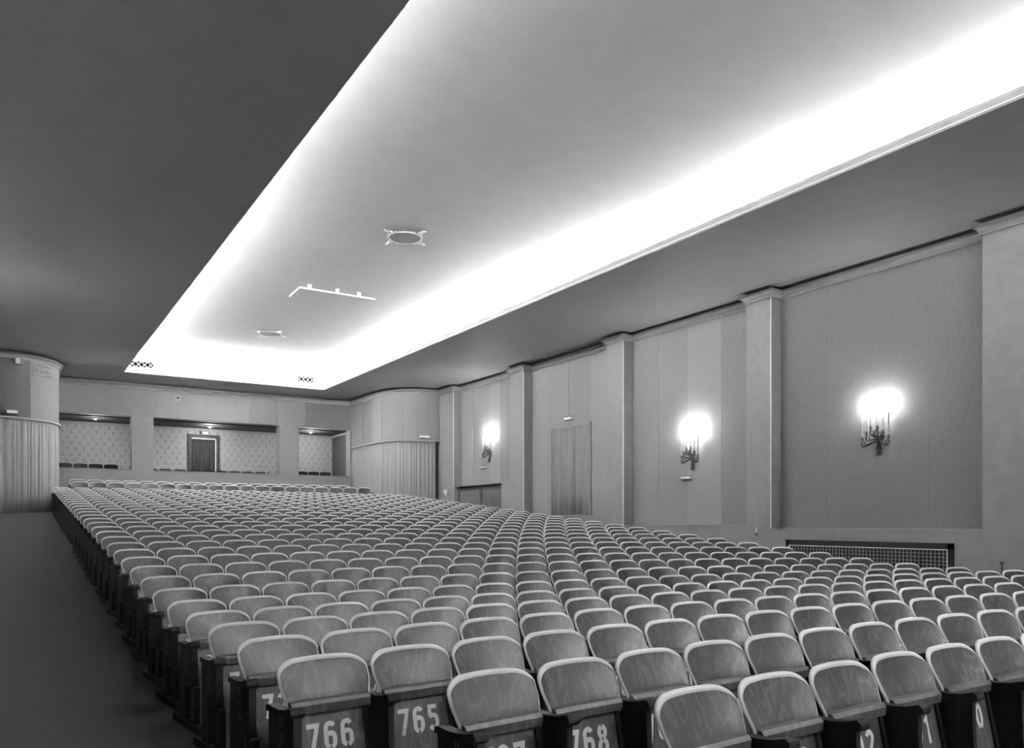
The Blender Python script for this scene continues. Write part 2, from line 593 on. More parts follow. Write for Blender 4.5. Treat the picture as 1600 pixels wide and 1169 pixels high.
# ------------------------------------------------------------------ curtains
def curtain(name, path, z0, z1, mat, label, pleat=.13, amp=.035, parent=None, seed=1):
    rnd = random.Random(seed)
    pts = []
    acc = 0
    ph = 0
    for a, b in zip(path, path[1:]):
        a, b = Vector(a), Vector(b); L = (b - a).length
        nrm = Vector((-(b - a).y, (b - a).x)).normalized()
        k = max(2, int(L / .018))
        for i in range(k):
            q = a + (b - a) * (i / k)
            pts.append((q, nrm, acc + L * i / k))
        acc += L
    # irregular pleats
    knots = [0]
    while knots[-1] < acc + .5:
        knots.append(knots[-1] + pleat * rnd.uniform(.55, 1.7))
    ams = [rnd.uniform(.45, 1.2) for _ in knots]
    zs = [z0, z0 + (z1 - z0) * .35, z0 + (z1 - z0) * .7, z1]
    V, F = [], []
    seg = 0
    cols = 0
    for q, nrm, s in pts:
        while knots[seg + 1] < s: seg += 1
        f = (s - knots[seg]) / (knots[seg + 1] - knots[seg])
        o = amp * ams[seg] * (.5 - .5 * cos(2 * pi * f))
        for z in zs:
            k = 1.0 if z < z1 else .75
            V.append((q.x + nrm.x * o * k, q.y + nrm.y * o * k, z))
        cols += 1
    m = len(zs)
    for i in range(cols - 1):
        for k in range(m - 1):
            F.append((i * m + k, (i + 1) * m + k, (i + 1) * m + k + 1, i * m + k + 1))
    t = MB(); t.add(V, F)
    o = t.build(name, mat, parent, smooth=True)
    sd = o.modifiers.new('cloth', 'SOLIDIFY'); sd.thickness = .008
    if label:
        tag(o, label, 'curtain')
    return o


def inset(path, d):
    return [(p[0] + o[0] * d, p[1] + o[1] * d) for p, o in zip(path, miters(path))]


curtain('exit_curtain', inset(PR[1:-1] + [(RX, 31.05)], -.03), 1.66, 4.45, M['curtain'],
        'pale pleated curtain round the rear corner bay beside the first pilaster', seed=3)
curtain('exit_curtain', inset([(LX, 31.05)] + PL[1:-1] + [(-.6, 27.17)], -.03), 1.70, 4.45, M['curtain'],
        'pale pleated curtain round the rear corner bay at the end of the left aisle', seed=5)
doorc = MB()
doorc.box((BX - .05, 17.86, 1.66), (BX - .012, 17.92, 4.29)); doorc.box((BX - .05, 19.77, 1.66), (BX - .012, 19.83, 4.29)); doorc.box((BX - .05, 17.86, 4.23), (BX - .012, 19.83, 4.29))
d2 = struct(doorc.build('door_2', M['paint']), 'curtained side exit in the second cloth bay from the rear')
curtain('door_curtain', [(BX - .016, 17.92), (BX - .016, 19.77)], 1.68, 4.235, M['curtain_md'], None, pleat=.15, amp=.06, parent=d2, seed=8)

# doorway at the back of the middle box
t = MB()
t.box((5.98, 33.40, 2.6), (6.10, 33.5, 4.93)); t.box((7.03, 33.40, 2.6), (7.15, 33.5, 4.93)); t.box((6.10, 33.40, 4.79), (7.03, 33.5, 4.93))
d1 = struct(t.build('door_1', M['iron_dk']), 'framed doorway with dark curtain at the back of the middle box')
t = MB()
t.box((6.10, 33.405, 4.75), (7.03, 33.43, 4.80)); t.box((6.99, 33.405, 2.6), (7.03, 33.43, 4.79))
t.build('door_stop', M['white'], d1)['label'] = 'pale inner edge of the doorway'
curtain('door_curtain', [(6.99, 33.48), (6.10, 33.48)], 2.6, 4.76, M['curtain_dk'], None, pleat=.12, amp=.03, parent=d1, seed=11)

# ------------------------------------------------------------------ stencil digits
def arc2(cx, cy, rx, ry, a0, a1, n=9):
    return [(cx + rx * cos(R(a0 + (a1 - a0) * i / n)), cy + ry * sin(R(a0 + (a1 - a0) * i / n))) for i in range(n + 1)]


SIX = [arc2(.25, .74, .165, .175, 25, 180) + [(.085, .26)] + arc2(.25, .26, .165, .175, 180, 258),
       arc2(.27, .42, .145, .155, 140, 0) + [(.415, .26)] + arc2(.25, .26, .165, .175, 0, -78)]
DIG = {
    '0': [arc2(.25, .5, .165, .415, 98, 262, 14), arc2(.25, .5, .165, .415, 82, -82, 14)],
    '1': [[(.10, .76), (.27, .91), (.27, .0)]],
    '2': [arc2(.25, .74, .165, .175, 165, -35) + [(.09, .09), (.44, .09)]],
    '3': [arc2(.24, .72, .155, .195, 155, -82), arc2(.24, .29, .175, .205, 82, -155)],
    '4': [[(.34, 0), (.34, .93), (.06, .28), (.46, .28)]],
    '5': [[(.43, .91), (.11, .91), (.10, .60)], arc2(.25, .42, .165, .165, 150, 0) + [(.415, .26)] + arc2(.25, .26, .165, .175, 0, -155)],
    '6': SIX,
    '7': [[(.02, .90), (.42, .90), (.19, .0)]],
    '8': [arc2(.25, .73, .145, .185, 97, 263), arc2(.25, .73, .145, .185, 83, -83), arc2(.25, .265, .17, .20, 97, 263), arc2(.25, .265, .17, .20, 83, -83)],
    '9': [[(.5 - x, 1 - y) for x, y in p] for p in SIX],
}


def stroke(mb, pts, hw, place):
    offs = miters(pts)
    V = []
    for p, o in zip(pts, offs):
        k = min(1.6, sqrt(o[0] ** 2 + o[1] ** 2)); l = sqrt(o[0] ** 2 + o[1] ** 2)
        ox, oy = o[0] / l * k * hw, o[1] / l * k * hw
        V += [place(p[0] + ox, p[1] + oy), place(p[0] - ox, p[1] - oy)]
    mb.add(V, [(2 * i, 2 * i + 2, 2 * i + 3, 2 * i + 1) for i in range(len(pts) - 1)])


def write(mb, text, h, cx, z0, plane, hw=.085, adv=.66):
    """text of height h centred at cx, base z0; plane(a, z) gives the 3D point"""
    x = cx - h * (adv * len(text) - .16) / 2
    for ch in text:
        for pl in DIG[ch]:
            stroke(mb, pl, hw, lambda a, b: plane(x + a * h, z0 + b * h))
        x += adv * h


# ------------------------------------------------------------------ the tip-up seat
HW = .234
TOPZ = .797


def back_y(x, z):
    t = max(0, min(1, (z - .60) / .21))
    e = .022 + .034 * (1 - t)
    lean = -.066 * (1 - t) ** 1.25
    if z < .60: lean -= (.60 - z) * .15
    return lean - e * (x / HW) ** 2


CRX, CRZ = .105, .060


def narrow(z):
    """the back narrows between the armrests"""
    return 1 - .085 * max(0, min(1, (.675 - z) / .085))



def top_z(x):
    crown = TOPZ - .012 * (x / HW) ** 2
    ax = abs(x)
    if ax > HW - CRX:
        q = min(1, (ax - (HW - CRX)) / CRX)
        return crown - CRZ * (1 - sqrt(max(0, 1 - q * q)))
    return crown


def m_back(low=False):
    nx, nz = (8, 4) if low else (18, 8)
    xs = [-HW * cos(pi * i / nx) for i in range(nx + 1)]
    V = []
    for th in (0, .013):
        for x in xs:
            for k in range(nz + 1):
                z = .53 + (top_z(x) - .53) * k / nz
                V.append((x * narrow(z), back_y(x * narrow(z), z) + th, z))
    m = nz + 1; q = (nx + 1) * m
    F = []
    for i in range(nx):
        for k in range(nz):
            a = i * m + k
            F.append((a, a + m, a + m + 1, a + 1)); F.append((q + a, q + a + 1, q + a + m + 1, q + a + m))
        F.append((i * m + nz, (i + 1) * m + nz, q + (i + 1) * m + nz, q + i * m + nz))
        F.append((i * m, q + i * m, q + (i + 1) * m, (i + 1) * m))
    for i in (0, nx):
        for k in range(nz):
            F.append((i * m + k, q + i * m + k, q + i * m + k + 1, i * m + k + 1))
    t = MB(); t.add(V, F)
    return t


def m_rim(low=False):
    zc = TOPZ - .012 - CRZ
    n = 4 if low else 8
    left = [(-HW, .54 + (zc - .54) * i / n) for i in range(n)]
    na = 4 if low else 9
    for i in range(na + 1):
        x = -HW + CRX * (1 - cos(pi / 2 * i / na))
        left.append((x, top_z(x)))
    k = 2 if low else 5
    mid = [(-(HW - CRX) + 2 * (HW - CRX) * i / k, 0) for i in range(1, k)]
    out = left + [(x, top_z(x)) for x, _ in mid] + [(-x, z) for x, z in left[::-1]]
    offs = miters(out)          # left of the path = outwards
    V = []
    for (x, z), (ox, oz) in zip(out, offs):
        up = max(0, oz) ** 1.3
        ti = .004 + .012 * up
        for q, d in ((-ti, -.003), (-ti * .3, -.005), (.006, .004), (.005, .015), (-ti, .015)):
            px, pz = x + ox * q, z + oz * q
            px *= narrow(pz)
            V.append((px, back_y(max(-HW, min(HW, px)), pz) + d, pz))
    m = 5
    F = []
    for i in range(len(out) - 1):
        for j in range(m):
            F.append((i * m + j, (i + 1) * m + j, (i + 1) * m + (j + 1) % m, i * m + (j + 1) % m))
    F.append(tuple(range(m))); b = (len(out) - 1) * m
    F.append(tuple(b + j for j in range(m - 1, -1, -1)))
    t = MB(); t.add(V, F)
    return t


def seat_front(z):
    """y of the folded seat's underside at height z"""
    return -.118 - (.545 - z) * .20


def m_seat():
    t = MB()
    x = .205
    f0, f1 = seat_front(.55), seat_front(.235)
    t.prism_x([(f0, .55), (f1, .235), (f1 + .028, .235), (f0 + .028, .55)], -x, x)
    # recessed frame edges on each side
    for s in (-1, 1):
        t.prism_x([(f0 - .012, .55), (f1 - .012, .245), (f1 + .01, .245), (f0 + .01, .55)], s * x, s * (x - .028), 1)
    return t


def m_rail():
    t = MB()
    f = -.118
    t.prism_x([(f - .022, .548), (f - .026, .588), (f - .012, .606), (f + .036, .606), (f + .040, .548)], -.205, .212)
    return t


def m_arm(low=False):
    t = MB()
    poly = [(.0, .565), (.0, .592), (-.04, .598), (-.10, .594), (-.17, .596), (-.235, .606), (-.275, .618)]
    if not low:
        poly += [(-.297, .626), (-.317, .612), (-.321, .592), (-.305, .576), (-.285, .576)]
    else:
        poly += [(-.321, .615), (-.311, .578)]
    poly += [(-.27, .582), (-.17, .568)]
    t.prism_x(poly, -.026, .026)
    if not low:
        t.tube([(-.034, -.297, .600), (.034, -.297, .600)], .024, 10)
    return t


def m_standard():
    """cast side between two seats, down to the floor"""
    t = MB()
    t.prism_x([(-.02, .58), (-.285, .58), (-.295, .30), (-.33, .0), (-.08, .0), (-.05, .30)], -.016, .016)
    t.box((-.03, -.42, 0), (.03, -.02, .03))
    return t


def m_end_standard():
    """aisle end: panel above, two posts and a foot rail below"""
    t = MB()
    t.box((-.020, -.315, .30), (.020, -.02, .58))
    t.box((-.026, -.30, .30), (-.016, -.04, .315))
    for a, b in ((-.15, -.01), (-.37, -.26)):
        t.box((-.018, a, .04), (.018, b, .31))
    t.prism_x([(.13, .0), (-.54, .0), (-.54, .045), (-.50, .055), (.11, .055), (.13, .045)], -.028, .028)
    return t


def m_lower():
    t = MB()
    t.box((-.212, -.075, .20), (.212, -.05, .30))
    t.box((-.212, -.30, .14), (.212, -.26, .18))
    return t


ME = {
    'backrest': m_back().mesh('backrest', M['wood'], True),
    'rim': m_rim().mesh('rim', M['rim'], True),
    'seat': m_seat().mesh('seat', [M['wood_seat'], M['dark']]),
    'rail': m_rail().mesh('seat_rail', M['rail']),
    'arm': m_arm().mesh('armrest', M['dark'], True),
    'standard': m_standard().mesh('standard', M['dark']),
    'end': m_end_standard().mesh('end_standard', M['dark']),
    'lower': m_lower().mesh('cross_rail', M['dark']),
}

CAMF = (sin(.5612), cos(.5612))


def project(x, y, z):
    d = x * CAMF[0] + y * CAMF[1]
    if d < .1: return None
    return 800 + 1251 * (x * CAMF[1] - y * CAMF[0]) / d, 815.6 - 1251 * (z - EYE) / d, d


ORD = ['first', 'second', 'third', 'fourth', 'fifth', 'sixth', 'seventh', 'eighth', 'ninth', 'tenth', 'eleventh', 'twelfth', 'thirteenth',
       'fourteenth', 'fifteenth', 'sixteenth', 'seventeenth', 'eighteenth', 'nineteenth', 'twentieth', 'twenty-first', 'twenty-second',
       'twenty-third', 'twenty-fourth', 'twenty-fifth', 'twenty-sixth', 'twenty-seventh', 'twenty-eighth', 'twenty-ninth', 'thirtieth',
       'thirty-first', 'thirty-second', 'thirty-third', 'thirty-fourth', 'thirty-fifth']


def number_of(i, c):
    if i == -1: return 767 + (c - 1)
    if i == -2: return 804 - (c - 2)
    first = 745 - 22 * i          # lowest number in row i
    return first + (21 - c) if i % 2 == 0 else first + c


seats = []
for i in range(-2, 32):
    cols = range(2, 20) if i == -2 else range(1, 21) if i == -1 else range(22) if i < 30 else range(1, 20) if i == 30 else range(1, 19)
    cols = list(cols)
    for c in cols:
        x = X0 + W0 * (c + .5)
        y = row_y(i) + arc_off(x)
        z = floor_z(x, y) if i < 30 else (1.9 if i == 30 else 2.0)
        a = atan(-SAG * 2 * (x - XC) / 5.5 ** 2)
        p = project(x, y, z + .7)
        ok = p is not None and -60 < p[0] < 1640 and p[1] < 1230
        seats.append(dict(i=i, c=c, k=c - cols[0], last=c == cols[-1], x=x, y=y, z=z, a=a, d=p[2] if p else 99, ok=ok))
near = sorted([s for s in seats if s['ok']], key=lambda s: s['d'])[:300]
nearset = {(s['i'], s['c']) for s in near}

for s in near:
    i, c = s['i'], s['c']
    root = empty('folding_seat', (s['x'], s['y'], s['z']), s['a'])
    num = number_of(i, c)
    inst('backrest', ME['backrest'], root)
    inst('rim', ME['rim'], root)
    st = inst('seat', ME['seat'], root)
    inst('seat_rail', ME['rail'], root)
    inst('armrest', ME['arm'], root, (-.25, 0, 0))
    if s['k'] == 0:
        e = inst('end_standard', ME['end'], root, (-.25, 0, 0))
        if i <= 6:
            t = MB()
            lo, hi = {-1: (767, 786), -2: (787, 804)}.get(i, (745 - 22 * i, 766 - 22 * i))
            pl = lambda a, z: (-.0212, -.168 - a, z)
            for txt, zz in ((str(35 - i), .515), (str(lo), .445), (str(hi), .385)):
                write(t, txt, .045, 0, zz, pl, .07)
            pn = t.build('panel_lettering', M['number_dim'], e, fix=False)
            pn['label'] = 'worn row and seat numbers'; pn['kind'] = 'stuff'
    else:
        inst('standard', ME['standard'], root, (-.25, 0, 0))
        inst('cross_rail', ME['lower'], root) if i <= 3 else None
    if s['last']:
        inst('armrest', ME['arm'], root, (.25, 0, 0))
        inst('end_standard', ME['end'], root, (.25, 0, 0))
    p = project(s['x'], s['y'], s['z'] + .45)
    if i <= 6 and p[0] < 1680:
        t = MB()
        write(t, str(num), .135, -.008, .362, lambda a, z: (a, seat_front(z) - .0025, z))
        t.build('seat_number', M['number'], st, fix=False)['label'] = 'white stencilled number'
    row = ORD[i + 2]
    if i == -2:
        lab = 'folded wooden seat with pale rim, %s from left end of the front row' % ORD[s['k']]
        if num in (802, 801, 800): lab += ', stencilled %d' % num
    elif (i, num) in ((0, 766), (0, 765), (-1, 767), (-1, 768)):
        lab = 'folded wooden seat stencilled %d, %s from left end of %s row from front' % (num, ORD[s['k']], row)
    else:
        lab = 'folded wooden seat with pale rim, %s from left end of %s row from front' % (ORD[s['k']], row)
    tag(root, lab, 'chair', 'folding seats of the auditorium')

# every seat further back: one mass
mass = MB()
lowp = [(m_back(True), 0), (m_rim(True), 1), (m_arm(True), 2)]
sb = MB(); sb.box((-.205, -.17, .25), (.205, -.12, .55)); sr = m_rail(); sd = MB()
sd.prism_x([(-.02, .58), (-.285, .58), (-.33, .0), (-.08, .0)], -.016, .016)
for s in seats:
    if (s['i'], s['c']) in nearset or s['y'] < 5 and not s['ok']:
        continue
    if not s['ok'] and s['i'] < 0: continue
    ca_, sa_ = cos(s['a']), sin(s['a'])
    for mb, mi, dx in ((lowp[0][0], 0, 0), (lowp[1][0], 1, 0), (sb, 3, 0), (sr, 4, 0), (lowp[2][0], 2, -.25), (sd, 2, -.25)) + (((lowp[2][0], 2, .25), (sd, 2, .25)) if s['last'] else ()):
        mass.add([(s['x'] + (vx + dx) * ca_ - vy * sa_, s['y'] + (vx + dx) * sa_ + vy * ca_, s['z'] + vz) for vx, vy, vz in mb.v], mb.f, mi)
o = mass.build('rear_seat_rows', [M['wood'], M['rim'], M['dark'], M['wood_seat'], M['rail']], smooth=True)
tag(o, 'mass of folded wooden seats filling the rear rows before the boxes', 'chairs', kind='stuff')

# ------------------------------------------------------------------ wall sconces with candle arms
def sconce_meshes():
    d = {}
    t = MB()            # back plate: scrolled shield with an S tail
    t.tube([(-.02, 0, .10), (-.035, 0, .04), (-.045, 0, -.04), (-.03, .01, -.12), (-.035, .035, -.20), (-.05, .02, -.27), (-.06, -.02, -.30), (-.05, -.045, -.27), (-.04, -.035, -.24)],
           [.02, .045, .05, .035, .028, .022, .018, .014, .006], 8)
    t.tube([(-.03, .0, -.12), (-.07, -.035, -.19), (-.09, -.01, -.25), (-.08, .04, -.33)], [.022, .02, .018, .006], 6)
    for s in (-1, 1):
        t.tube([(-.04, s * .02, .0), (-.07, s * .08, .04), (-.08, s * .10, .10), (-.07, s * .06, .13), (-.06, s * .03, .10)], [.022, .02, .018, .014, .006], 6)
    d['plate'] = t.mesh('back_plate', M['brass'], True)
    for key, ty, h, o in (('a', .265, 0, .15), ('b', .170, .10, .17), ('c', .07, .19, .19)):
        for s in (-1, 1):
            t = MB()
            y = s * ty
            pts = [(-.04, 0, -.02 + h * .3), (-.04 - o * .4, y * .35, -.07 + h * .6), (-o, y * .7, -.125 + h), (-o, y * .98, -.13 + h),
                   (-o, y * 1.06, -.09 + h), (-o, y, -.04 + h), (-o, y, 0 + h)]
            t.tube(pts, [.02, .021, .022, .022, .020, .016, .014], 7)
            ring = [(-o + .0, y + .042 * cos(a) - s * .02, -.085 + h + .042 * sin(a)) for a in [R(q * 30) for q in range(13)]]
            t.tube(ring, .015, 6)
            t.tube([(-o, y, -.10 + h), (-o, y, -.16 + h)], [.016, .003], 6)
            t.lathe([(.012, -.02), (.030, -.012), (.034, .0), (.022, .006), (.018, .035), (.020, .045)], (-o, y, h), 10)
            d[key + ('l' if s < 0 else 'r')] = (t.mesh('arm', M['brass'], True), o, y, h)
    t = MB()
    t.lathe([(.018, 0), (.018, .42)], (0, 0, .04), 10)
    d['candle'] = t.mesh('candle', M['candle'], True)
    t = MB()
    t.lathe([(.006, 0), (.019, .02), (.021, .04), (.014, .065), (.002, .095)], (0, 0, .46), 10)
    d['bulb'] = t.mesh('bulb', M['bulb'], True)
    return d


SM = sconce_meshes()


def sconce(y, z, label, xw=BX - .015, power=1.0, rz=0, group='candle sconces on the right wall'):
    root = empty('candle_sconce', (xw, y, z), rz)
    inst('back_plate', SM['plate'], root)
    for k in ('al', 'ar', 'bl', 'br', 'cl', 'cr'):
        me, o, yy, h = SM[k]
        a = inst('arm', me, root)
        inst('candle', SM['candle'], a, (-o, yy, h))
        inst('bulb', SM['bulb'], a, (-o, yy, h))
    tag(root, label, 'wall lamp', group)
    for yy in (-.215, -.10, .10, .215):
        l = bpy.data.lights.new('sconce_light', 'POINT')
        l.energy = SCONCE_W * power
        l.shadow_soft_size = .04
        lo = bpy.data.objects.new('sconce_light', l)
        lo.location = (xw - .20 * cos(rz), y + yy, z + .62)
        link(lo)
    return root


sconce(9.06, 3.03, 'ornate brass candle sconce on the wide nearest cloth bay above the long grille')
sconce(13.88, 3.02, 'ornate brass candle sconce above a small white plaque in the middle cloth bay')
sconce(23.42, 3.80, 'ornate brass candle sconce above the radiator niche in the rear cloth bay')

sconce(19.0, 3.80, 'ornate brass candle sconce on the left aisle wall opposite the curtained side exit', -.6, .3, pi, None)

# ------------------------------------------------------------------ grilles
def lattice_x(mb, x, y0, y1, z0, z1, dy, dz, r):
    n = int((y1 - y0) / dy)
    for k in range(1, n):
        y = y0 + (y1 - y0) * k / n
        mb.box((x - r, y - r, z0), (x + r, y + r, z1))
    n = int((z1 - z0) / dz)
    for k in range(1, n):
        z = z0 + (z1 - z0) * k / n
        mb.box((x - r * 1.4, y0, z - r), (x + r * .6, y1, z + r))


# long heating grille in the dado of the near bay
root = empty('heating_grille', (PF, 9.22, .40))
def rel(mb, r=root):
    mb.v = [(a - r.location[0], b - r.location[1], c - r.location[2]) for a, b, c in mb.v]
    return mb
t = MB(); t.box((PF - .004, 7.50, .42), (PF + .0, 10.95, 1.10))
rel(t).build('backing', M['black'], root)  # flat black plate stands in for the shaded hollow behind the mesh
t = MB()
for a, b in (((7.495, 1.0), (10.95, 1.105)), ((7.495, .40), (7.60, 1.105)), ((10.86, .40), (10.95, 1.105)), ((7.495, .40), (10.95, .47))):
    t.box((PF - .03, a[0], a[1]), (PF, b[0], b[1]))
rel(t).build('frame', M['black'], root)
t = MB()
for a, b in (((7.59, .985), (10.87, 1.0)), ((7.59, .46), (7.605, 1.0)), ((10.855, .46), (10.87, 1.0)), ((7.59, .46), (10.87, .475))):
    t.box((PF - .036, a[0], a[1]), (PF - .004, b[0], b[1]))
rel(t).build('inner_frame', M['white'], root)['label'] = 'thin white edging'
t = MB(); lattice_x(t, PF - .02, 7.60, 10.86, .47, .99, .072, .062, .005)
o = rel(t).build('wire_mesh', M['iron'], root); o['kind'] = 'stuff'
tag(root, 'long dark grille with white wire mesh low on the wall below the near sconce', 'grille')

# radiator niche in the rear bay
root = empty('radiator_screen', (PF + .2, 23.95, 1.45))
t = MB(); t.box((BX - .03, 22.42, 1.3), (BX - .012, 25.52, 2.73))
rel(t, root).build('backing', M['iron_dk'], root)
t = MB()
for y0, y1, z0, z1 in ((22.42, 25.52, 2.58, 2.63), (23.80, 23.93, 1.4, 2.6), (25.38, 25.44, 1.4, 2.6), (22.42, 22.47, 1.4, 2.6)):
    t.box((PF + .16, y0, z0), (PF + .20, y1, z1))
rel(t, root).build('frame', M['iron_dk'], root)
for a, b in ((22.47, 23.80), (23.93, 25.38)):
    t = MB(); lattice_x(t, PF + .18, a, b, 1.4, 2.50, .075, .07, .009)
    t.box((PF + .165, a, 2.49), (PF + .195, b, 2.515)); t.box((PF + .165, a, 1.4), (PF + .195, a + .03, 2.5))
    o = rel(t, root).build('wire_mesh', M['iron'], root); o['kind'] = 'stuff'
t = MB(); lattice_x(t, PF + .18, 22.47, 25.38, 2.50, 2.60, .075, .05, .006)
o = rel(t, root).build('upper_mesh', M['iron'], root); o['kind'] = 'stuff'
tag(root, 'two-leaf wire mesh radiator screen in the niche under the rear sconce', 'grille')

# two diagonal lattice grilles in the end of the ceiling cove
EY = YB + CW
for x0, x1, z0, z1, lab in ((3.51, 4.28, 6.81, 7.025, 'white diagonal lattice vent at the left end of the lit ceiling trough'),
                            (9.33, 10.0, 6.84, 7.05, 'white diagonal lattice vent at the right end of the lit ceiling trough')):
    root = empty('lattice_vent', ((x0 + x1) / 2, EY, z0))
    ox, oy, oz = root.location
    t = MB(); t.box((x0 - ox, -.006, 0), (x1 - ox, .0, z1 - z0))
    t.build('backing', M['void'], root)  # flat near-black plate painted as the shade of an open duct
    t = MB()
    for a, b in (((x0, z0), (x1, z0 + .01)), ((x0, z1 - .01), (x1, z1)), ((x0, z0), (x0 + .01, z1)), ((x1 - .01, z0), (x1, z1))):
        t.box((a[0] - ox, -.03, a[1] - oz), (b[0] - ox, -.01, b[1] - oz))
    t.build('frame', M['white'], root)
    n = 4
    wd = (x1 - x0) / n
    for k in range(n):
        for fl in (0, 1):
            a, b = x0 + wd * k - ox, x0 + wd * (k + 1) - ox
            if fl: a, b = b, a
            t = MB()
            t.tube([(a, -.02, 0.01), (b, -.02, z1 - z0 - .01)], .0055, 4)
            t.build('slat', M['white'], root)
    tag(root, lab, 'vent', 'lattice vents in the ceiling trough')

# ------------------------------------------------------------------ round ceiling vents with scrolls
for x, y, lab in ((6.62, 14.50, 'round grey ceiling vent with stucco scrolls, the nearer and larger looking'),
                  (6.60, 24.05, 'round grey ceiling vent with stucco scrolls, the farther one beyond the rail')):
    root = empty('ceiling_vent', (x, y, UP))
    t = MB(); t.lathe([(.30, 0), (.30, -.02), (.05, -.025)], (0, 0, 0), 32)
    t.build('vent_disc', M['grey'], root, smooth=True)
    t = MB()
    ring = [(.32 * cos(2 * pi * k / 36), .32 * sin(2 * pi * k / 36), -.015) for k in range(37)]
    t.tube(ring, .014, 6, cap=False)
    t.build('vent_ring', M['upper'], root, smooth=True)
    for q in range(4):
        a = R(20 + 90 * q)
        t = MB()
        c, s_ = cos(a), sin(a)
        P = lambda r, tt, z=-.018: (r * c - tt * s_, r * s_ + tt * c, z)
        t.tube([P(.33, 0), P(.40, .05), P(.45, .03), P(.45, -.03), P(.41, -.04), P(.40, -.01)], [.018, .018, .016, .014, .012, .006], 6)
        t.tube([P(.45, 0), P(.52, -.03), P(.56, .01), P(.54, .04)], [.016, .015, .013, .005], 6)
        t.tube([P(.33, .03), P(.36, .10), P(.33, .15)], [.013, .011, .005], 6)
        t.tube([P(.33, -.03), P(.36, -.10), P(.33, -.15)], [.013, .011, .005], 6)
        t.build('scroll', M['upper'], root, smooth=True)
    tag(root, lab, 'vent', 'round vents of the raised ceiling')

# angled white rail hung below the raised ceiling
root = empty('ceiling_rail', (6.7, 18.59, UP))
t = MB()
path = [(5.82 - 6.7, 19.45 - 18.59), (5.80 - 6.7, 0), (7.68 - 6.7, 0)]
t.sweep(path, [(-.02, -.13), (.02, -.13), (.02, -.09), (-.02, -.09)])
t.build('rail', M['white'], root)
for x in (6.03, 6.71, 7.26):
    t = MB(); t.box((x - 6.7 - .045, -.02, -.10), (x - 6.7 + .045, .02, 0))
    t.build('bracket', M['white'], root)
tag(root, 'angled white rail on brackets under the raised ceiling, between the round vents', 'rail')

# ------------------------------------------------------------------ small fittings on the walls
def plaque(name, x0, x1, y0, y1, z0, z1, label, cat, slit=True):
    root = empty(name, ((x0 + x1) / 2, (y0 + y1) / 2, z0))
    t = MB(); t.box((x0, y0, z0), (x1, y1, z1)); rel(t, root).build('case', M['white'], root)
    t = MB()
    if slit:
        t.box((x0 - .004, y0 - .004, z0 + .0), (x1, y1 + .004, z0 + (z1 - z0) * .16))
        t.box((x0 - .004, y0 - .004, z1 - (z1 - z0) * .16), (x1, y1 + .004, z1))
        rel(t, root).build('edge_strip', M['iron_dk'], root)
    tag(root, label, cat)
    return root


plaque('exit_lamp', BX - .10, BX - .012, 13.95, 14.25, 2.49, 2.58, 'small pale box lamp on the wall directly below the middle sconce', 'lamp')
plaque('exit_lamp', BX - .10, BX - .012, 23.70, 24.06, 3.30, 3.40, 'small box lamp on the wall directly below the rear sconce', 'lamp')
plaque('exit_lamp', BX - .10, BX - .012, 18.72, 19.06, 4.43, 4.54, 'small box lamp above the curtained side exit', 'lamp')


def on_arc(name, cx, cy, r, ang0, ang1, z0, z1, depth, mat, parent=None, root=None, n=6):
    t = MB()
    path = arc_pts(cx, cy, r, ang0, ang1, n)
    t.sweep(path, [(0, z0), (depth, z0), (depth, z1), (0, z1)])
    if root is not None: rel(t, root)
    return t.build(name, mat, root if parent is None else parent, smooth=True)


# left bay: lamp, box with lens, ornamental relief (arc centre (-.273, 28.77); angle -90 faces the hall)
def lang(x): return math.degrees(math.acos(max(-1, min(1, (x + .273) / 1.6)))) * -1
root = empty('exit_lamp', (.07, 27.2, 4.59))
on_arc('case', -.273, 28.77, 1.6, lang(.194), lang(-.056), 4.59, 4.68, .09, M['white'], root=root)
t = MB(); t.box((-.06, 27.05, 4.575), (.2, 27.2, 4.59)); rel(t, root).build('bracket', M['iron_dk'], root)
tag(root, 'small white box lamp just above the left rear curtain', 'lamp')
root = empty('projector_box', (.22, 27.25, 6.04))
on_arc('case', -.273, 28.77, 1.6, lang(.235), lang(.135), 6.04, 6.20, .14, M['white'], root=root)
on_arc('housing', -.273, 28.77, 1.6, lang(.325), lang(.237), 6.03, 6.19, .10, M['iron_dk'], root=root)
t = MB()
t.tube([(.26, 27.18, 6.11), (.258, 27.14, 6.11)], [.035, .03], 12)
rel(t, root).build('lens', M['iron'], root)
tag(root, 'small pale and dark box under the cornice of the left rear bay', 'box')
root = empty('relief_panel', (.82, 27.6, 5.80))
a0, a1 = lang(1.075), lang(.583)
on_arc('backing', -.273, 28.77, 1.6, a0, a1, 5.80, 6.10, .014, M['iron_dk'], root=root, n=10)
for z0, z1 in ((5.79, 5.81), (6.09, 6.11)):
    on_arc('frame', -.273, 28.77, 1.6, a0, a1, z0, z1, .035, M['iron_dk'], root=root, n=10)
for aa in (a0, a1):
    on_arc('frame', -.273, 28.77, 1.6, aa - .8, aa + .8, 5.79, 6.11, .035, M['iron_dk'], root=root, n=2)
rr = random.Random(4)
for k in range(7):
    aa = a0 + (a1 - a0) * (k + .5) / 7
    t = MB()
    q = 1.6 + .02
    zc = 5.95 + rr.uniform(-.05, .05)
    pts = []
    for j in range(9):
        w_ = R(aa + 2.2 * cos(j * .75)); pts.append((-.273 + q * cos(w_), 28.77 + q * sin(w_), zc + .075 * sin(j * .75) * (1 - j * .05)))
    t.tube(pts, [.018 - .0012 * j for j in range(9)], 6)
    rel(t, root).build('scroll', M['grey'], root, smooth=True)
tag(root, 'framed rectangular scroll relief set in the left rear bay', 'relief')
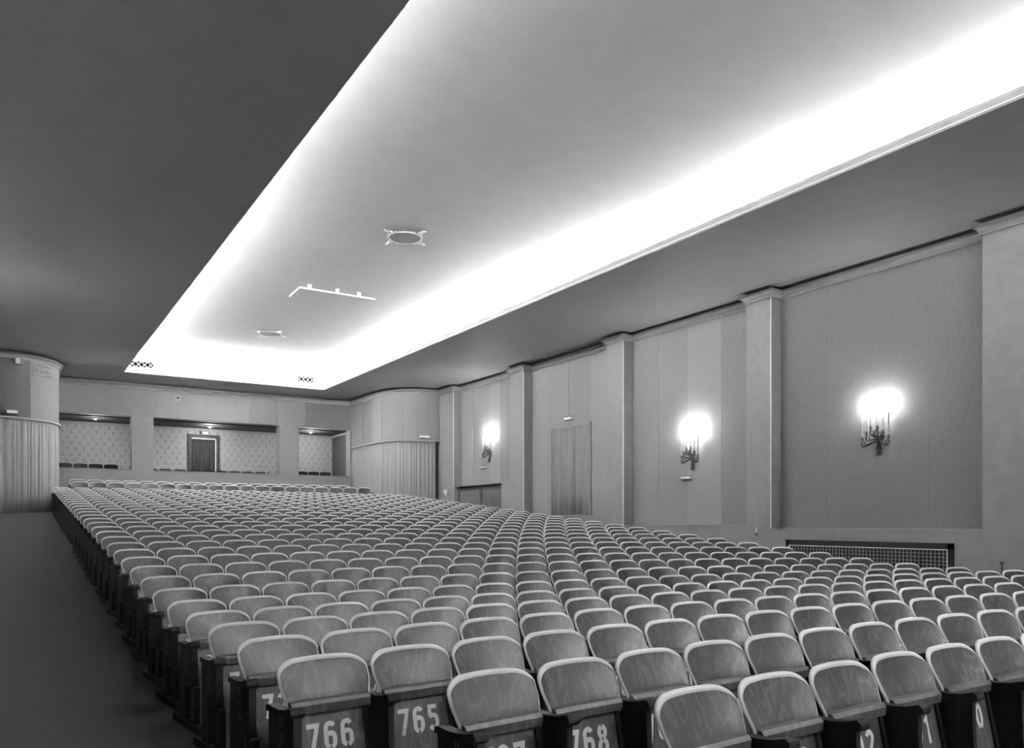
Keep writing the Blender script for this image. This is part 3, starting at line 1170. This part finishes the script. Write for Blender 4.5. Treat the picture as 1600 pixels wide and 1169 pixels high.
# right bay lamp (arc centre (13.43, 28.26))
def rang(x): return -math.degrees(math.acos(max(-1, min(1, (x - 13.43) / 1.6))))
root = empty('exit_lamp', (12.98, 26.72, 4.56))
on_arc('case', 13.43, 28.26, 1.6, rang(13.15), rang(12.81), 4.56, 4.645, .09, M['white'], root=root)
t = MB(); t.box((12.82, 26.62, 4.545), (13.14, 26.74, 4.56)); rel(t, root).build('bracket', M['iron_dk'], root)
tag(root, 'small white box lamp above the right rear curtain', 'lamp')

# lamp box over the doorway of the middle box
root = empty('exit_lamp', (6.56, 33.45, 4.95))
t = MB(); t.box((6.49, 33.40, 4.955), (6.71, 33.5, 5.05)); rel(t, root).build('case', M['white'], root)
t = MB(); t.box((6.42, 33.41, 4.955), (6.49, 33.5, 5.055)); rel(t, root).build('end_cap', M['iron_dk'], root)
tag(root, 'small white box lamp above the doorway in the middle box', 'lamp')

# projection port
root = empty('projection_port', (5.205, BY, 5.97))
t = MB()
ring = [(.075 * cos(2 * pi * k / 20), -.012, .075 * sin(2 * pi * k / 20)) for k in range(21)]
t.tube(ring, .018, 6, cap=False); t.build('ring', M['white'], root, smooth=True)
t = MB(); t.tube([(0, -.012, 0), (0, 0, 0)], .07, 20); t.build('port', M['black'], root)
tag(root, 'small round dark porthole with pale ring high on the rear wall', 'porthole')

# ceiling lamps of the boxes
for x, y, lab in ((2.61, 31.98, 'small flat ceiling lamp in the left box'), (6.57, 32.34, 'small flat ceiling lamp in the middle box'),
                  (10.44, 32.05, 'small flat ceiling lamp in the right box')):
    root = empty('box_ceiling_lamp', (x, y, 5.17))
    t = MB(); t.lathe([(.05, 0), (.17, -.012), (.19, -.03), (.10, -.04)], (0, 0, 0), 20); t.build('rose', M['iron_dk'], root, smooth=True)
    t = MB(); t.lathe([(.06, -.035), (.055, -.06), (.02, -.08)], (0, 0, 0), 14); t.build('globe', M['dome'], root, smooth=True)
    tag(root, lab, 'lamp')
    l = bpy.data.lights.new('box_lamp_light', 'POINT'); l.energy = 6.5 if x < 4 else 10; l.shadow_soft_size = .05
    lo = bpy.data.objects.new('box_lamp_light', l); lo.location = (x, y, 4.86); link(lo)

# fittings on the dado of the right wall
root = empty('hook_lamp', (PF, 11.71, 1.24))
t = MB(); t.tube([(-.02, 0, .11), (-.03, 0, .06), (-.03, 0, .0)], [.012, .016, .016], 8); t.build('stem', M['white'], root)
t = MB(); t.lathe([(.014, -.01), (.035, -.03), (.03, -.05)], (-.035, 0, 0), 10); t.build('foot', M['iron_dk'], root)
t = MB(); t.box((-.03, -.012, .05), (0, .012, .075)); t.build('bracket', M['white'], root)
tag(root, 'small white stem with dark foot on the plain wall left of the long grille', 'fitting')
root = empty('bell_push', (PF, 6.72, .70))
t = MB(); t.tube([(-.03, 0, .105), (0, 0, .105)], .028, 12); t.build('knob', M['iron_dk'], root)
t = MB(); t.tube([(-.012, 0, .08), (-.012, 0, -.2)], [.014, .008], 8); t.build('stem', M['iron_dk'], root)
tag(root, 'dark round knob with thin stem on the near pilaster right of the long grille', 'fitting')
root = empty('wall_bracket', (PF, 26.0, 2.42))
t = MB(); t.lathe([(.015, 0), (.05, .05), (.09, .14), (.10, .22)], (-.05, 0, 0), 12); t.build('shade', M['white'], root, smooth=True)
t = MB(); t.box((-.03, -.02, .0), (0, .02, .10)); t.build('bracket', M['white'], root)
tag(root, 'small white flared fitting low on the rear pilaster beside the curtain', 'fitting')
root = empty('parapet_post', (8.51, BY + .2, PAR + .012))
t = MB(); t.lathe([(.035, 0), (.035, .085)], (0, 0, 0), 10); t.build('post', M['iron_dk'], root)
t = MB(); t.lathe([(.03, .0), (.03, .075)], (-.055, 0, 0), 10); t.build('sleeve', M['white'], root)
tag(root, 'tiny dark and white post standing on the parapet of the middle box', 'post')

# ------------------------------------------------------------------ chairs in the spectator boxes
def box_chair_meshes():
    d = {}
    V = []; nx = 10
    t = MB()
    xs = [-.225 * cos(pi * k / nx) for k in range(nx + 1)]
    zt = lambda x: .84 - .05 * (abs(x) / .235) ** 4
    for th in (0, .05):
        for x in xs:
            for k in range(4):
                z = .48 + (zt(x) - .48) * k / 3
                V.append((x, .22 + th + .05 * (z - .48) - .03 * (x / .235) ** 2, z))
    q = (nx + 1) * 4; F = []
    for k in range(nx):
        for j in range(3):
            a = k * 4 + j
            F += [(a, a + 4, a + 5, a + 1), (q + a, q + a + 1, q + a + 5, q + a + 4)]
        F += [(k * 4 + 3, k * 4 + 7, q + k * 4 + 7, q + k * 4 + 3), (k * 4, q + k * 4, q + k * 4 + 4, k * 4 + 4)]
    for k in (0, nx):
        for j in range(3): F.append((k * 4 + j, q + k * 4 + j, q + k * 4 + j + 1, k * 4 + j + 1))
    t.add(V, F)
    d['back'] = t.mesh('backrest', M['uphol'], True)
    t = MB(); t.box((-.20, -.25, .40), (.20, .22, .47)); d['seat'] = t.mesh('seat', M['uphol'])
    t = MB(); t.tube([(0, 0, 0), (0, 0, .41)], [.014, .02], 6); d['leg'] = t.mesh('leg', M['dark'])
    t = MB(); t.box((-.02, -.2, .60), (.02, .24, .64)); t.box((-.018, -.2, .44), (.018, -.16, .62)); d['arm'] = t.mesh('armrest', M['dark'])
    return d


BM = box_chair_meshes()
plan = []
for k in range(4):
    plan.append(('left', k, 1.60 + .485 * k, 31.86, 2.70))
for k in range(9):
    plan.append(('middle', k, 4.38 + .50 * k, 31.86, 2.605))
for k in range(3):
    plan.append(('right', k, 10.03 + .49 * k, 31.86, 2.685))
for side, k, x, y, z in plan:
    root = empty('box_chair', (x + .06, y, z))
    inst('backrest', BM['back'], root); inst('seat', BM['seat'], root)
    inst('armrest', BM['arm'], root, (.215, 0, 0))
    for lx in (-.18, .18):
        for ly in (-.21, .21):
            inst('leg', BM['leg'], root, (lx, ly, 0))
    tag(root, 'dark padded chair in the %s box, %s from the left behind the parapet' % (side, ORD[k]), 'chair', 'padded chairs in the spectator boxes')
t = MB()
t.box((LX - .5, BY + TH, 2.6), (3.9, 33.4, 2.69)); t.box((9.3, BY + TH, 2.6), (11.86, 33.4, 2.675))
struct(t.build('floor_box_step', M['carpet']), 'raised carpeted steps in the end boxes')
